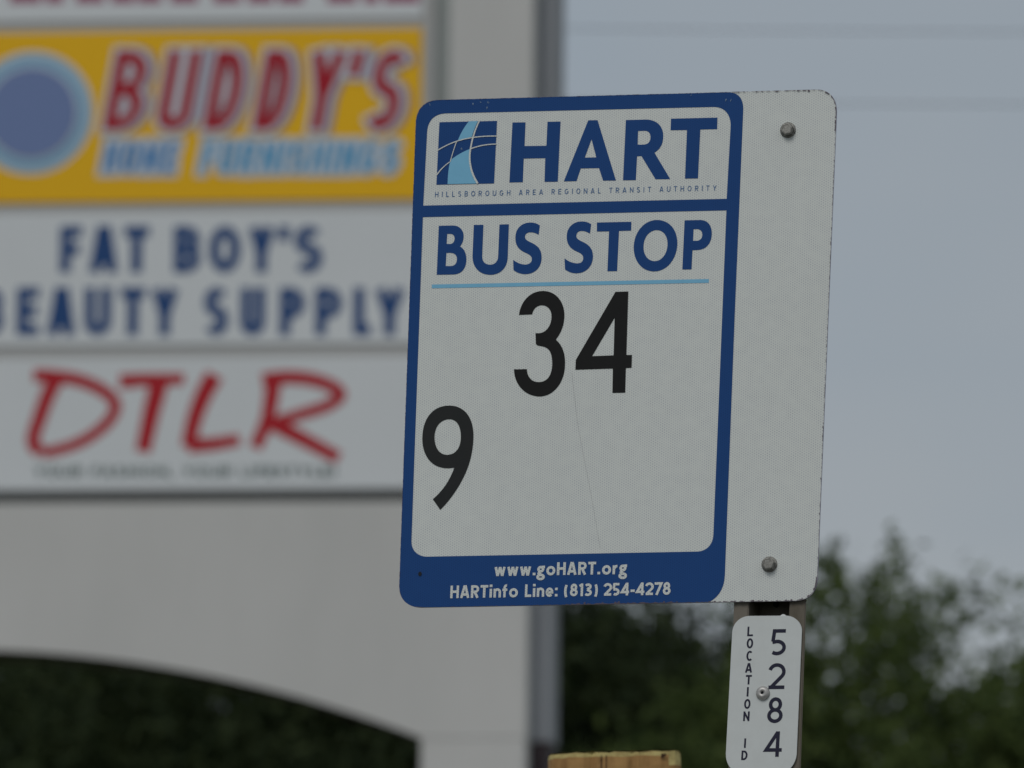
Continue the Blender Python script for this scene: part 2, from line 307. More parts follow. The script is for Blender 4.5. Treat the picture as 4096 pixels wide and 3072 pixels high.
ART = json.loads(r'''{"plate":"M-274.7,366.7 L276.0,365.2 C296.3,365.4 307.9,352.4 307.7,330.8 L301.9,-332.0 C301.9,-352.5 292.2,-364.0 270.1,-364.7 L-267.7,-367.1 C-291.5,-367.1 -302.7,-354.1 -302.9,-333.7 L-307.8,334.9 C-307.6,355.0 -295.9,366.8 -274.7,366.7 Z","field":"M-274.7,366.7 L150.5,365.3 C164.8,364.7 172.4,355.0 172.5,339.1 L170.5,45.1 L169.4,-323.1 C169.6,-344.3 163.2,-356.6 148.0,-364.9 L-267.7,-367.1 C-291.5,-367.1 -302.7,-354.1 -302.9,-333.7 L-307.8,334.9 C-307.6,355.0 -295.9,366.8 -274.7,366.7 Z",
"panel1":"M-264.0,346.8 L128.5,344.7 C145.8,344.7 154.3,332.3 155.0,317.4 L153.0,211.1 L-291.5,212.9 L-290.5,319.8 C-290.4,337.2 -280.5,346.8 -264.0,346.8 Z",
"panel2":"M-291.3,196.1 L153.2,194.4 L150.8,-270.1 C150.5,-283.9 141.2,-293.0 127.8,-293.0 L-265.0,-294.6 C-279.0,-293.6 -287.4,-284.6 -287.8,-272.0 Z","underline":"M-273.8,97.7 L131.2,96.1 L131.2,90.7 L-273.7,92.3 Z","HART":"M-164.7,330.6 L-145.5,330.3 L-145.5,295.7 L-113.4,295.2 L-113.2,330.1 L-94.0,330.0 L-94.6,242.4 L-114.0,242.8 L-114.3,277.2 L-146.0,277.5 L-145.9,243.1 L-165.7,243.2 Z M-53.3,330.5 L-39.7,330.4 L-9.4,241.9 L-28.2,242.2 L-34.9,260.6 L-61.6,260.8 L-67.1,242.6 L-85.8,242.6 Z M-47.4,302.8 L-39.5,276.3 L-56.3,276.4 Z M1.8,329.3 L29.6,329.2 C46.1,329.3 56.8,319.5 57.3,304.7 C57.8,291.6 52.7,285.2 45.4,280.7 L69.8,241.8 L48.4,242.1 L26.6,276.3 L20.2,276.3 L19.7,241.6 L1.0,241.9 Z M20.3,312.9 L30.1,312.9 C36.0,312.7 38.8,308.5 38.8,302.8 C38.9,296.2 35.1,292.9 28.5,292.9 L20.4,293.0 Z M67.7,329.4 L135.4,329.0 L135.5,312.3 L111.0,312.4 L110.2,241.7 L91.3,241.9 L91.7,312.3 L67.7,312.6 Z",
"BUS":"M-267.2,182.9 L-247.3,182.8 C-236.8,182.9 -230.3,175.5 -229.9,167.1 C-229.7,160.7 -231.5,155.8 -234.7,152.0 C-228.4,148.8 -224.7,141.9 -224.5,132.5 C-224.1,119.2 -230.8,111.7 -242.8,111.5 L-267.2,111.7 Z M-254.3,170.7 L-249.8,170.7 C-245.3,170.4 -243.2,167.4 -243.1,163.5 C-243.0,159.1 -245.5,156.0 -249.7,156.0 L-254.5,156.1 Z M-254.3,143.2 L-248.6,143.1 C-242.1,142.9 -238.6,139.2 -238.4,133.8 C-238.3,127.4 -241.3,123.8 -247.3,123.9 L-254.5,124.1 Z M-215.6,182.8 L-201.4,182.7 L-201.3,137.4 C-201.2,129.5 -196.9,124.7 -189.4,124.5 C-181.9,124.3 -177.8,128.9 -177.8,136.8 L-177.8,182.4 L-163.9,182.5 L-163.7,134.5 C-163.8,118.8 -173.8,109.4 -188.3,109.7 C-203.8,110.1 -215.2,121.0 -215.6,137.7 Z M-118.4,179.5 L-119.6,166.0 C-124.5,168.9 -128.5,170.0 -131.5,170.0 C-137.0,170.2 -139.5,167.3 -139.5,163.8 C-139.4,159.4 -135.0,157.3 -129.4,154.8 C-119.7,150.1 -114.1,144.1 -113.9,132.3 C-113.5,118.5 -123.1,109.1 -137.0,109.5 C-144.0,109.6 -150.1,112.5 -154.4,115.8 L-155.5,130.8 C-150.6,126.8 -144.5,123.7 -137.6,123.4 C-131.6,123.3 -128.0,126.2 -128.2,131.1 C-128.4,135.6 -132.2,138.1 -138.3,140.7 C-147.4,144.9 -153.4,150.9 -153.6,163.2 C-153.9,176.5 -145.0,184.6 -132.1,184.2 C-126.1,184.0 -122.0,182.1 -118.4,179.5 Z","STOP":"M-43.2,179.4 L-44.5,165.9 C-49.4,168.9 -53.5,170.0 -56.7,170.1 C-61.6,170.2 -64.3,167.3 -64.2,163.2 C-64.2,158.6 -59.3,156.5 -53.4,153.7 C-44.6,149.3 -38.9,142.9 -38.7,132.6 C-38.4,118.3 -48.2,108.6 -62.1,108.9 C-69.0,109.1 -74.9,111.7 -78.9,115.2 L-80.2,131.1 C-74.9,126.6 -68.5,123.7 -61.5,123.3 C-55.7,123.0 -52.7,126.0 -52.9,130.8 C-53.1,135.2 -56.3,137.8 -62.2,140.2 C-72.8,144.8 -78.0,151.8 -78.3,162.7 C-78.6,176.5 -69.1,184.3 -56.9,183.8 C-51.1,183.6 -47.0,182.0 -43.2,179.4 Z M-34.9,181.7 L15.4,181.5 L15.6,168.7 L-2.1,168.7 L-2.7,110.7 L-16.8,110.8 L-16.7,168.4 L-34.4,168.6 Z M52.2,183.2 C70.6,183.0 83.1,168.4 83.6,148.4 C84.0,126.1 69.9,108.5 51.5,108.9 C33.7,109.3 20.8,124.3 20.2,144.8 C19.9,166.5 33.8,183.3 52.2,183.2 Z M52.8,168.5 C62.6,168.2 69.2,159.6 69.4,147.6 C69.6,133.3 61.3,123.5 51.6,123.7 C41.8,124.0 34.5,133.1 34.5,145.6 C34.4,159.3 42.4,168.5 52.8,168.5 Z M92.9,181.6 L115.5,181.5 C126.5,181.2 132.8,173.4 133.1,161.4 C133.5,146.6 125.1,138.2 112.5,138.3 L105.9,138.1 L105.5,110.6 L92.2,110.7 Z M106.4,168.5 L111.4,168.5 C116.6,168.2 119.4,164.6 119.4,160.0 C119.5,154.9 116.4,151.6 111.5,151.6 L106.3,151.7 Z",
"n34":"M-143.7,50.7 C-142.3,68.9 -130.0,84.8 -110.1,84.6 C-90.2,84.2 -77.9,67.4 -77.1,48.8 C-76.8,34.2 -80.9,23.5 -88.4,13.9 C-78.2,5.8 -73.7,-6.9 -73.4,-21.6 C-72.6,-47.9 -88.1,-67.9 -109.0,-67.5 C-129.8,-66.8 -146.3,-50.3 -147.9,-27.7 L-129.0,-27.7 C-128.2,-39.0 -121.2,-46.6 -110.8,-46.8 C-97.9,-47.0 -91.6,-36.8 -92.2,-20.2 C-92.9,-4.6 -97.9,3.3 -108.9,4.7 L-114.7,6.0 L-117.2,8.1 L-118.4,23.9 L-114.6,23.6 C-102.7,23.4 -95.4,34.6 -95.9,47.3 C-96.3,57.1 -102.3,63.6 -110.8,63.9 C-118.2,64.0 -123.5,58.7 -124.3,51.1 Z M-3.9,80.8 L14.8,80.9 L15.5,-10.4 L23.6,-10.6 L23.7,-28.9 L15.4,-29.3 L15.8,-64.5 L-2.7,-64.5 L-3.5,-29.5 L-58.0,-30.1 L-57.9,-15.9 Z M-3.7,43.5 L-3.0,-10.6 L-34.4,-11.1 Z","n9":"M-240.8,-78.0 C-218.4,-78.4 -204.4,-95.5 -203.3,-122.0 C-202.8,-138.3 -204.9,-153.5 -209.5,-167.2 C-215.0,-183.9 -227.5,-208.0 -247.4,-227.8 L-259.0,-212.4 C-245.4,-200.6 -235.6,-186.6 -229.4,-167.5 C-232.3,-168.1 -235.4,-168.2 -239.5,-168.2 C-262.4,-167.8 -277.2,-150.2 -278.3,-124.7 C-279.3,-95.1 -264.2,-77.5 -240.8,-78.0 Z M-239.4,-97.7 C-229.0,-98.1 -222.4,-107.4 -221.7,-123.7 C-221.2,-139.0 -227.9,-148.8 -240.9,-149.0 C-252.3,-148.4 -259.7,-138.3 -260.4,-123.0 C-260.7,-106.7 -251.9,-97.5 -239.4,-97.7 Z",
"logo":"M-272.8,334.1 L-187.6,333.6 L-188.2,242.4 L-273.4,242.8 Z","river":"M-228.9,334.1 L-215.7,334.1 C-218.0,329.4 -221.9,319.7 -223.7,311.3 C-230.1,310.0 -238.5,308.2 -244.8,305.2 C-241.0,316.0 -235.1,327.1 -228.9,334.1 Z M-225.5,293.7 C-227.5,283.2 -225.4,259.3 -213.7,242.9 L-256.8,243.2 C-257.0,255.9 -256.2,270.6 -253.7,278.3 C-246.1,284.4 -234.9,290.5 -225.5,293.7 Z","rays":["M-213.6,334.1 C-217.2,326.6 -222.4,314.0 -224.8,294.4 C-227.9,274.8 -222.1,257.1 -212.1,242.9","M-273.4,293.0 C-256.8,302.3 -235.9,313.2 -187.2,311.3","M-273.3,257.0 C-267.4,265.3 -262.6,270.1 -255.0,275.2","M-224.5,293.8 C-215.3,296.9 -203.3,300.0 -187.0,299.5","M-245.7,305.2 C-248.1,298.6 -251.2,288.1 -254.1,275.5"],"crack":"M-74.8,33.6 L-63.2,-34.0 L-52.4,-104.3 L-40.6,-157.0 L-28.2,-209.5 L-11.9,-286.6","loc":"M206.4,-384.7 L258.9,-385.0 C271.3,-385.5 281.6,-395.5 281.7,-406.9 L280.0,-578.4 C279.9,-591.4 272.0,-602.8 260.5,-605.9 L200.8,-606.3 C187.5,-603.8 179.1,-592.3 179.1,-577.6 L182.2,-407.4 C182.6,-394.3 193.1,-384.9 206.4,-384.7 Z",
"tl_auth":[-274.9,224.8,137.5,223.4],
"tl_web":[-164.4,-323.7,28.1,-323.6],
"tl_info":[-227.5,-354.6,92.2,-353.8],"digits":[["5",237.8,-440.8,21.8,36.9],["2",236.6,-488.3,22.8,36.5],["8",236.1,-536.0,22.1,36.3],["4",234.1,-583.3,24.4,35.7]],"vert":[["L",203.8,-413.4,8.2,13.5],["O",203.4,-430.6,9.2,14.3],["C",203.6,-448.3,8.7,14.4],["A",202.5,-464.7,10.0,13.3],["T",203.8,-481.4,8.5,13.4],["I",205.9,-498.3,2.7,13.3],["O",202.7,-515.7,9.1,13.9],["N",202.1,-532.9,9.0,13.7],["I",204.6,-570.5,2.7,13.4],["D",201.3,-587.6,8.8,13.5]],"bolts":[[238.5,307.9],[232.8,-312.7]],"screw":[229.3,-493.9],"bump":[253.9,-385.6],"post":[[182.3,-376.2],[203.6,-376.5],[261.9,-377.2],[285.2,-377.5],[178.1,-597.2],[280.1,-597.9]],"scr":[[-212.6,360.3],[-201.8,359.3],[-202.9,352.0],[-224.7,357.7],[-288.5,359.6],[146.2,352.2],[153.1,352.5],[95.2,362.0],[-238.3,292.9]],"hole":[-273.0,-319.2]}''')
PYL = json.loads(r'''{"buddys":[["B",-2.5553,1.543,0.2138,0.4776],["U",-2.2415,1.5398,0.1988,0.4772],["D",-1.9574,1.5368,0.1948,0.4769],["D",-1.6591,1.5338,0.1824,0.4765],["Y",-1.3819,1.5309,0.2088,0.4762],["'",-1.1245,1.5283,0.0424,0.4758],["S",-0.9972,1.5269,0.194,0.4758]],"home":[["H",-2.5594,1.2889,0.0879,0.1845],["O",-2.4471,1.2878,0.0915,0.1844],["M",-2.3312,1.2867,0.1097,0.1844],["E",-2.1934,1.2853,0.0694,0.1844],["F",-1.9717,1.2832,0.0755,0.1842],["U",-1.861,1.2821,0.0901,0.1842],["R",-1.7442,1.281,0.0973,0.1841],["N",-1.6189,1.2798,0.096,0.1841],["I",-1.495,1.2786,0.0267,0.184],["S",-1.4403,1.2781,0.0898,0.1839],["H",-1.3226,1.2769,0.0959,0.1839],["I",-1.1988,1.2757,0.0267,0.1839],["N",-1.1442,1.2752,0.097,0.1838],["G",-1.0206,1.274,0.097,0.1838],["S",-0.8897,1.2727,0.0896,0.1838]],
"fat":[["F",-2.8125,0.6899,0.1318,0.2803],["A",-2.6344,0.6884,0.1707,0.2802],["T",-2.4272,0.6867,0.151,0.2801],["B",-2.1302,0.6843,0.1618,0.2798],["O",-1.9198,0.6825,0.1907,0.2798],["Y",-1.6854,0.6806,0.1602,0.2796],["'",-1.4888,0.679,0.0424,0.2794],["S",-1.41,0.6783,0.1696,0.2794]],"beauty":[["B",-3.2781,0.3186,0.1343,0.2874],["E",-3.0644,0.3171,0.1342,0.2872],["A",-2.8789,0.3157,0.1658,0.2871],["U",-2.6583,0.3141,0.1608,0.2869],["T",-2.4428,0.3125,0.1485,0.2868],["Y",-2.2603,0.3112,0.1653,0.2866],["S",-1.9444,0.3089,0.1481,0.2864],["U",-1.7259,0.3073,0.1479,0.2863],["P",-1.4932,0.3056,0.1526,0.2861],["P",-1.2801,0.304,0.1597,0.286],["L",-1.0539,0.3023,0.1051,0.2859],["Y",-0.927,0.3014,0.1787,0.2857]],
"dtlr":[[[[-2.9563,0.0782],[-2.816,0.07],[-2.6693,0.0423],[-2.5344,-0.0192],[-2.4625,-0.0985],[-2.501,-0.1951],[-2.6148,-0.2913],[-2.7475,-0.351],[-2.899,-0.3865]],0.046],[[[-2.8218,0.0554],[-2.8688,-0.0413],[-2.9151,-0.1744],[-2.9527,-0.3135],[-2.9052,-0.3804]],0.056],[[[-2.4405,0.0371],[-2.3045,0.0471],[-2.0556,0.0503]],0.05],[[[-2.2012,0.0452],[-2.2467,-0.1422],[-2.295,-0.3814]],0.066],[[[-1.874,0.0733],[-1.9388,-0.0473],[-1.9911,-0.1922],[-2.0249,-0.3552]],0.064],[[[-2.0251,-0.3467],[-1.8737,-0.3379],[-1.7191,-0.3122]],0.05],[[[-1.522,0.0346],[-1.5382,-0.0983],[-1.5609,-0.2069],[-1.6252,-0.3611]],0.056],[[[-1.5887,0.0411],[-1.4557,0.056],[-1.3104,0.0453],[-1.1768,0.0021],[-1.1253,-0.0526],[-1.1995,-0.1125],[-1.3438,-0.1599],[-1.4884,-0.2013]],0.048],[[[-1.5367,-0.207],[-1.3539,-0.3047],[-1.1289,-0.4242]],0.055]],"tag":[-2.939,-0.5279,-1.1454,-0.5374],"maroon":[[-3.1411,2.3171,-2.9521],[-2.9263,2.3145,-2.8172],[-2.7424,2.3123,-2.5722],[-2.5281,2.3097,-2.3886],[-2.369,2.3077,-2.2296],[-2.1733,2.3054,-2.0096],[-1.9168,2.3022,-1.7533],[-1.7094,2.2997,-1.5583],[-1.5266,2.2975,-1.3756],[-1.2344,2.2939,-1.0593],[-1.0155,2.2913,-0.9256],[-0.894,2.2898,-0.6828]],"emblem":[-2.9962,1.651],"rows":[2.2015,2.1373,1.1112,1.0447,0.2537,0.1764,-0.6025,-0.619],"gapz":[-0.6254,-0.6912],"xr":[-0.665,-0.5907,-0.4892],"xl":-3.4107,"arch":[[-3.1173,-1.558],[-2.8411,-1.5725],[-2.5651,-1.6006],[-2.2893,-1.6368],[-2.0137,-1.6839],[-1.7384,-1.7445],[-1.4634,-1.8159],[-1.1887,-1.8981],[-0.9146,-1.9774],[-0.6273,-2.0566]],"T":[0.1011,49.5133,8.1597]}''')
POSE = json.loads(r'''{"T": [0.14568, 11.85224, 2.91821], "e": [-0.07487940505446156, 0.008858508659103459, -0.27967258612120965]}''')

# ------------------------------------------------------------ materials
M = {}
M['white'] = sheeting('white_sheeting', (.715, .745, .705), (.40, .42, .46), .75)
M['blue'] = sheeting('blue_print', (.016, .070, .235), (.010, .048, .175), .7)
M['lblue'] = mat('light_blue_print', (.19, .50, .72), .4, noise=(60, .3, (.15, .42, .62)))
M['line'] = mat('thin_blue_print', (.05, .14, .32), .4)
M['ink'] = mat('black_vinyl', (.010, .010, .010), .45, noise=(30, .5, (.014, .014, .014)), spec=.15)
M['vinyl9'] = mat('faded_black_vinyl', (.016, .018, .018), .45, noise=(30, .5, (.022, .022, .022)), spec=.2)
M['navyink'] = mat('dark_navy_ink', (.022, .022, .045), .6, spec=.2)
M['alu'] = mat('aluminium_edge', (.24, .21, .34), .45, .3)
M['plate'] = mat('painted_plate', (.64, .67, .66), .42, noise=(30, .25, (.5, .52, .5)))
M['zinc'] = mat('weathered_zinc', (.34, .335, .31), .55, .55, noise=(260, .9, (.13, .125, .11)), bump=(500, .4, .001))
M['cap'] = mat('dull_rivet', (.50, .49, .47), .45, .5, noise=(200, .5, (.3, .29, .28)))
M['post'] = mat('brown_grey_post', (.17, .15, .12), .65, .25, noise=(25, .9, (.085, .07, .045), (1, 1, .25)), bump=(300, .25, .001))
M['grime'] = mat('edge_grime', (.12, .095, .12), .9)
M['fleck'] = mat('scratch', (.30, .40, .47), .6)
M['dark'] = mat('dark_spot', (.01, .014, .02), .9)
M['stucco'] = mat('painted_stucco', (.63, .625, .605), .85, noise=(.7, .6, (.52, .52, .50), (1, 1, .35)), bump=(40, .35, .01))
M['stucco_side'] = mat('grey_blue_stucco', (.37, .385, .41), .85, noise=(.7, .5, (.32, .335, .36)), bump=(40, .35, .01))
M['cabwhite'] = mat('panel_face_white', (.73, .76, .775), .4, noise=(.8, .4, (.66, .69, .70)))
M['cabtrim'] = mat('cabinet_trim', (.46, .46, .45), .45)
M['yellow'] = mat('panel_yellow', (.92, .52, .014), .45, noise=(.7, .3, (.84, .46, .012)), spec=.2)
M['red'] = mat('print_red', (.42, .020, .035), .5, spec=.15)
M['red2'] = mat('brush_red', (.47, .025, .035), .5, spec=.15)
M['navy'] = mat('print_navy', (.026, .078, .225), .5, spec=.15)
M['sky_p'] = mat('print_mid_blue', (.07, .26, .56), .4)
M['sky_p2'] = mat('print_light_blue', (.09, .36, .62), .4)
M['pale'] = mat('print_pale', (.60, .66, .72), .35)
M['shadow_p'] = mat('print_mauve', (.30, .23, .34), .35)
M['ring'] = mat('print_ring_blue', (.24, .45, .62), .35)
M['disc'] = mat('print_disc_blue', (.17, .24, .46), .35)
M['maroon'] = mat('print_maroon', (.33, .045, .13), .35)
M['tagink'] = mat('print_grey_green', (.10, .15, .14), .4)
M['darkmetal'] = mat('dark_groove', (.34, .37, .36), .6)
M['gap_shade'] = mat('painted_gap_shade', (.075, .08, .078), .7)  # dark grey that paints in the shade of the gap below the cabinets
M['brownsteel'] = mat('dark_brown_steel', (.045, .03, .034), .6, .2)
M['bark'] = mat('bark', (.06, .048, .036), .95, noise=(6, .8, (.03, .024, .02), (1, 1, .3)), bump=(8, .8, .03))
def leafmat(name, a, b_, tr):
    m = bpy.data.materials.new(name); m.use_nodes = True; n = m.node_tree; p = n.nodes['Principled BSDF']; o = n.nodes['Material Output']
    g = n.nodes.new('ShaderNodeNewGeometry'); r = n.nodes.new('ShaderNodeMix'); r.data_type = 'RGBA'
    r.inputs[6].default_value = (*a, 1); r.inputs[7].default_value = (*b_, 1)
    n.links.new(g.outputs['Random Per Island'], r.inputs[0]); n.links.new(r.outputs[2], p.inputs['Base Color']); p.inputs['Roughness'].default_value = .8; p.inputs['Specular IOR Level'].default_value = .2
    t = n.nodes.new('ShaderNodeBsdfTranslucent'); n.links.new(r.outputs[2], t.inputs[0])
    s = n.nodes.new('ShaderNodeMixShader'); s.inputs[0].default_value = tr
    n.links.new(p.outputs[0], s.inputs[1]); n.links.new(t.outputs[0], s.inputs[2]); n.links.new(s.outputs[0], o.inputs[0])
    return m
M['leaf_dark'] = leafmat('leaf_dark', (.020, .034, .014), (.045, .062, .022), .2)
M['leaf_light'] = leafmat('leaf_light', (.042, .07, .022), (.16, .21, .065), .45)
M['wood'] = mat('cut_timber', (.47, .27, .095), .8, noise=(30, 1.0, (.27, .14, .045), (1, 1, .07)), bump=(90, .5, .003))
M['endgrain'] = mat('timber_top', (.66, .55, .22), .8, noise=(60, .8, (.36, .25, .09)))
M['crackwood'] = mat('timber_check', (.06, .03, .012), .95)
M['wire'] = mat('wire', (.03, .03, .03), .6)
M['polewood'] = mat('utility_pole_wood', (.14, .10, .07), .9, noise=(8, .8, (.08, .06, .04), (1, 1, .1)))
M['grass'] = mat('grass', (.055, .085, .025), .95, noise=(1.5, .8, (.09, .085, .04)), bump=(30, .6, .03))
M['concrete'] = mat('concrete', (.36, .35, .33), .9, noise=(4, .6, (.28, .27, .25)), bump=(80, .3, .003))
M['asphalt'] = mat('asphalt', (.055, .055, .057), .9, noise=(3, .6, (.04, .04, .042)), bump=(150, .4, .004))
M['paint'] = mat('road_paint', (.7, .7, .66), .7, noise=(12, .5, (.4, .4, .38)))

# ------------------------------------------------------------ ground (below the frame, still there)
def sheet(name, x0, x1, y0, y1, z, m, kind='structure'):
    o = link(name, mesh(name, [(x0, y0, z), (x1, y0, z), (x1, y1, z), (x0, y1, z)], [(0, 1, 2, 3)]), m); o['kind'] = kind; return o
sheet('ground', -1500, 1500, -1500, 1500, -.12, M['grass'])
sheet('road', -1500, 1500, 2.0, 9.8, -.108, M['asphalt'])
sheet('parking_lot', -45, 45, 20, 46, -.108, M['asphalt'])
k_ = boxes('kerb', [(-200, 200, 9.8, 9.95, -.13, .004)], M['concrete'], None, .01); k_['kind'] = 'structure'
k_ = boxes('pavement', [(-200, 200, 9.952, 11.2, -.13, 0)], M['concrete'], None); k_['kind'] = 'structure'
k_ = boxes('verge', [(-200, 200, 11.202, 18, -.13, -.004)], M['grass'], None); k_['kind'] = 'structure'
mk = bmesh.new()
for i in range(-30, 31): box(mk, i*9, i*9+3, 5.85, 5.95, -.107, -.103)
k_ = link('road_marking', bm_mesh('road_marking', mk), M['paint']); k_['kind'] = 'structure'

# ------------------------------------------------------------ bus stop sign
T = Vector(POSE['T']); e = POSE['e']
Rm = Euler((e[0], e[1], e[2]), 'YXZ').to_matrix()
base_local = Vector((.233, .02, -(T.z+.02)/Rm[2][2]))
bus = empty('bus_stop_sign', T+Rm @ base_local, (e[0], e[1], e[2]), 'YXZ')
tag(bus, 'white and blue bus stop sign bolted to a brown metal post, showing 34 and 9', 'bus stop sign')
def sub(o, parent):          # keep sign-face coordinates for every piece
    o.parent = parent; return o
panel = extrude('sign_panel', svg(ART['plate'], 14), -.0002, .0022, M['alu'], bus); panel.location = -base_local
face = flat('white_face', svg(ART['plate'], 14), -.0005, M['white'], panel)
ly = lambda k: -.0005-.0004*k
flat('blue_border', svg(ART['field'], 14)+svg(ART['panel1'], 12)+svg(ART['panel2'], 12), ly(1), M['blue'], panel)
flat('underline', svg(ART['underline']), ly(1), M['lblue'], panel)
for key in ('HART', 'BUS', 'STOP'): letters(svg(ART[key], 12), ly(1), M['blue'], panel)
for o in letters(svg(ART['n34'], 14), ly(1.3), M['ink'], panel)+letters(svg(ART['n9'], 14), ly(1.3), M['vinyl9'], panel):
    o.name = 'route_digit'

lg = flat('emblem', svg(ART['logo']), ly(1), M['blue'], panel); tag(lg, 'dark blue square emblem with a light blue river shape')
flat('emblem_river', svg(ART['river'], 14), ly(2), M['lblue'], panel)
rq = []
for i, s in enumerate(ART['rays']):
    rq += ribbon(svg(s, 16)[0], (2.0, 1.6, 1.7, 1.6, 1.3)[i], (2.8, 1.5, 1.3, 1.5, 1.2)[i])
flat('emblem_lines', rq, ly(3), M['white'], panel, False)
lean = (.004, 1)
tag(flat('lettering', text('HILLSBOROUGH AREA REGIONAL TRANSIT AUTHORITY', *ART['tl_auth'], 7.7, 1.0, sc=.9), ly(1), M['line'], panel, False), 'thin line of small spaced blue letters', kind='stuff')
tag(flat('lettering', text('www.goHART.org', *ART['tl_web'], 18.2, 3.65, gap=2.2), ly(2), M['white'], panel, False), 'white web address on the blue band', kind='stuff')
tag(flat('lettering', text('HARTinfo Line: (813) 254-4278', *ART['tl_info'], 18.0, 3.55, gap=2.0), ly(2), M['white'], panel, False), 'white telephone line on the blue band', kind='stuff')
flat('hairline_crack', ribbon(svg(ART['crack'])[0][1:], .15), ly(1), M['grime'], panel, False)
# chips and scratches
rnd = random.Random(3); fl = []
for x, z in ART['scr']:
    for _ in range(3):
        a = x+rnd.uniform(-1.2, 1.2); b = z+rnd.uniform(-1.5, 1.5); hh = rnd.uniform(.8, 2.6); fl.append([(a, b), (a+.5, b+.3), (a+.7, b+hh), (a+.2, b+hh*.9)])
flat('scratches', fl, ly(3), M['fleck'], panel, False)['kind'] = 'stuff'
hx, hz = ART['hole']
flat('old_hole', [[(hx+2.6*cos(a*.5), hz+3.2*sin(a*.5)) for a in range(12)]], ly(3), M['dark'], panel)
# worn, dirty rim: small nibbles of grime along the outline
out_ = svg(ART['plate'], 14)[0]; cen = Vector((0, 0)); gq = []
for i in range(len(out_)):
    a, b = Vector(out_[i]), Vector(out_[(i+1) % len(out_)]); d = b-a; n_ = max(1, int(d.length/2.6)); nn = Vector((-d.y, d.x)).normalized()
    if nn.dot(-a) < 0: nn = -nn
    for j in range(n_):
        p, q = a+d*j/n_, a+d*(j+1)/n_
        c_ = (p+q)/2; edge = (c_.x > 150 and c_.y > 300)*1.0 or (c_.y < -330 and c_.x > -60)*1.25 or (c_.x > 290)*.45 or .3
        dd = edge*rnd.uniform(.1, 1)**1.8*1.8
        if rnd.random() < .12: dd *= 1.8
        gq.append([p, q, q+nn*dd*rnd.uniform(.5, 1), p+nn*dd])
flat('rim_grime', [[tuple(v) for v in f] for f in gq], ly(3.5), M['grime'], panel, False)['kind'] = 'stuff'
# bolts
for i, (x, z) in enumerate(ART['bolts']):
    b = lathe('bolt', [(.0093, -.0012), (.0093, -.0092), (.0082, -.0104), (.0066, -.0106), (.0064, -.0101), (0, -.0101)], (x*.001, z*.001), M['zinc'], bus, facets=6); b.location = -base_local
    w_ = lathe('washer', [(.0112, -.0009), (.0112, -.0019), (.0085, -.0021)], (x*.001, z*.001), M['zinc'], b)
# post: rolled hat-section channel with punched holes
px = [v[0]*.001 for v in ART['post'][:4]]
prof = [(px[0], .0045), (px[1], .0045), (px[1]+.007, .044), (px[2]-.007, .044), (px[2], .0045), (px[3], .0045)]
inn = [(px[3], .0078), (px[2]+.003, .0078), (px[2]-.004, .0475), (px[1]+.004, .0475), (px[1]-.003, .0078), (px[0], .0078)]
poly = prof+inn; zt, zb = .352, base_local.z-.05
vs = [(x, y, z) for z in (zb, zt) for x, y in poly]; n_ = len(poly)
bm = bmesh.new(); V_ = [bm.verts.new(v) for v in vs]
for i in range(n_): bm.faces.new((V_[i], V_[(i+1) % n_], V_[n_+(i+1) % n_], V_[n_+i]))
for k in (0, n_):
    for i in range(5): bm.faces.new((V_[k+i], V_[k+i+1], V_[k+n_-2-i], V_[k+n_-1-i]))
bmesh.ops.bevel(bm, geom=[e_ for e_ in bm.edges if abs(e_.verts[0].co.z-e_.verts[1].co.z) > 1], offset=.0012, segments=2, affect='EDGES')
po = link('post', bm_mesh('post', bm), M['post'], bus); po.location = -base_local
for k in range(60):
    z = .3-k*.0508
    if z < zb+.3: break
    ho = lathe('post_hole', [(.0048, .0438), (0, .0437)], ((px[1]+px[2])/2, z), M['dark'], po, n=14)
# location plate
lp = extrude('location_plate', svg(ART['loc'], 14), .0012, .0028, M['plate'], bus); lp.location = -base_local
q = []
for c, x, z, w_, h_ in ART['digits']: q += put(c, x, z, w_, h_, 5.1, uy=(.02, 1))
for o in letters(q, .0010, M['navyink'], lp): o.name = 'digit'
q = []
for c, x, z, w_, h_ in ART['vert']: q += put(c, x, z, w_, h_, 2.6, uy=(.02, 1))
letters(q, .0010, M['navyink'], lp)
sx, sz = (v*.001 for v in ART['screw'])
lathe('screw', [(.0095, .0010), (.0098, -.0006), (.0085, -.0028), (.0060, -.0042), (.0024, -.0050), (.0022, -.0022), (0, -.0020)], (sx, sz), M['cap'], lp)
lathe('screw_hole', [(.0021, -.0024), (0, -.0025)], (sx, sz), M['dark'], lp, n=14)
bx_, bz_ = (v*.001 for v in ART['bump'])
lathe('rivet', [(.005, .0036), (.005, .0030), (.003, .0029), (0, .0029)], (bx_, bz_-.002), M['plate'], lp)

# ------------------------------------------------------------ cut timber post behind the sign post
tb = empty('timber_post', (.170, 13.63, 0)); tag(tb, 'sawn-off tan timber post rising behind the sign post', 'post')
bm = bmesh.new(); ring = []
hw, hd, tr_ = .1065, .1, random.Random(11); N = 72
def tp(i):
    a = 2*pi*i/N; c_, s_ = cos(a), sin(a); k = 1/((abs(c_)**7+abs(s_)**7)**(1/7)); return hw*k*c_, hd*k*s_
chk = {tr_.randrange(N): tr_.uniform(.002, .006) for _ in range(16)}
for z in (-.1, 1.0, 2.2, 2.40, 2.49, 2.505, 2.512):
    rr = []
    for i in range(N):
        x, y = tp(i); k = 1-(chk.get(i, 0)*8)-(0.004 if z > 2.5 else 0)*(1+tr_.random()*2); zz = z+(x*.036+tr_.uniform(-.0012, .0012) if z > 2.3 else 0)
        rr.append(bm.verts.new((x*k, y*k, zz)))
    ring.append(rr)
for a, b in zip(ring, ring[1:]):
    for i in range(N): bm.faces.new((a[i], a[(i+1) % N], b[(i+1) % N], b[i]))
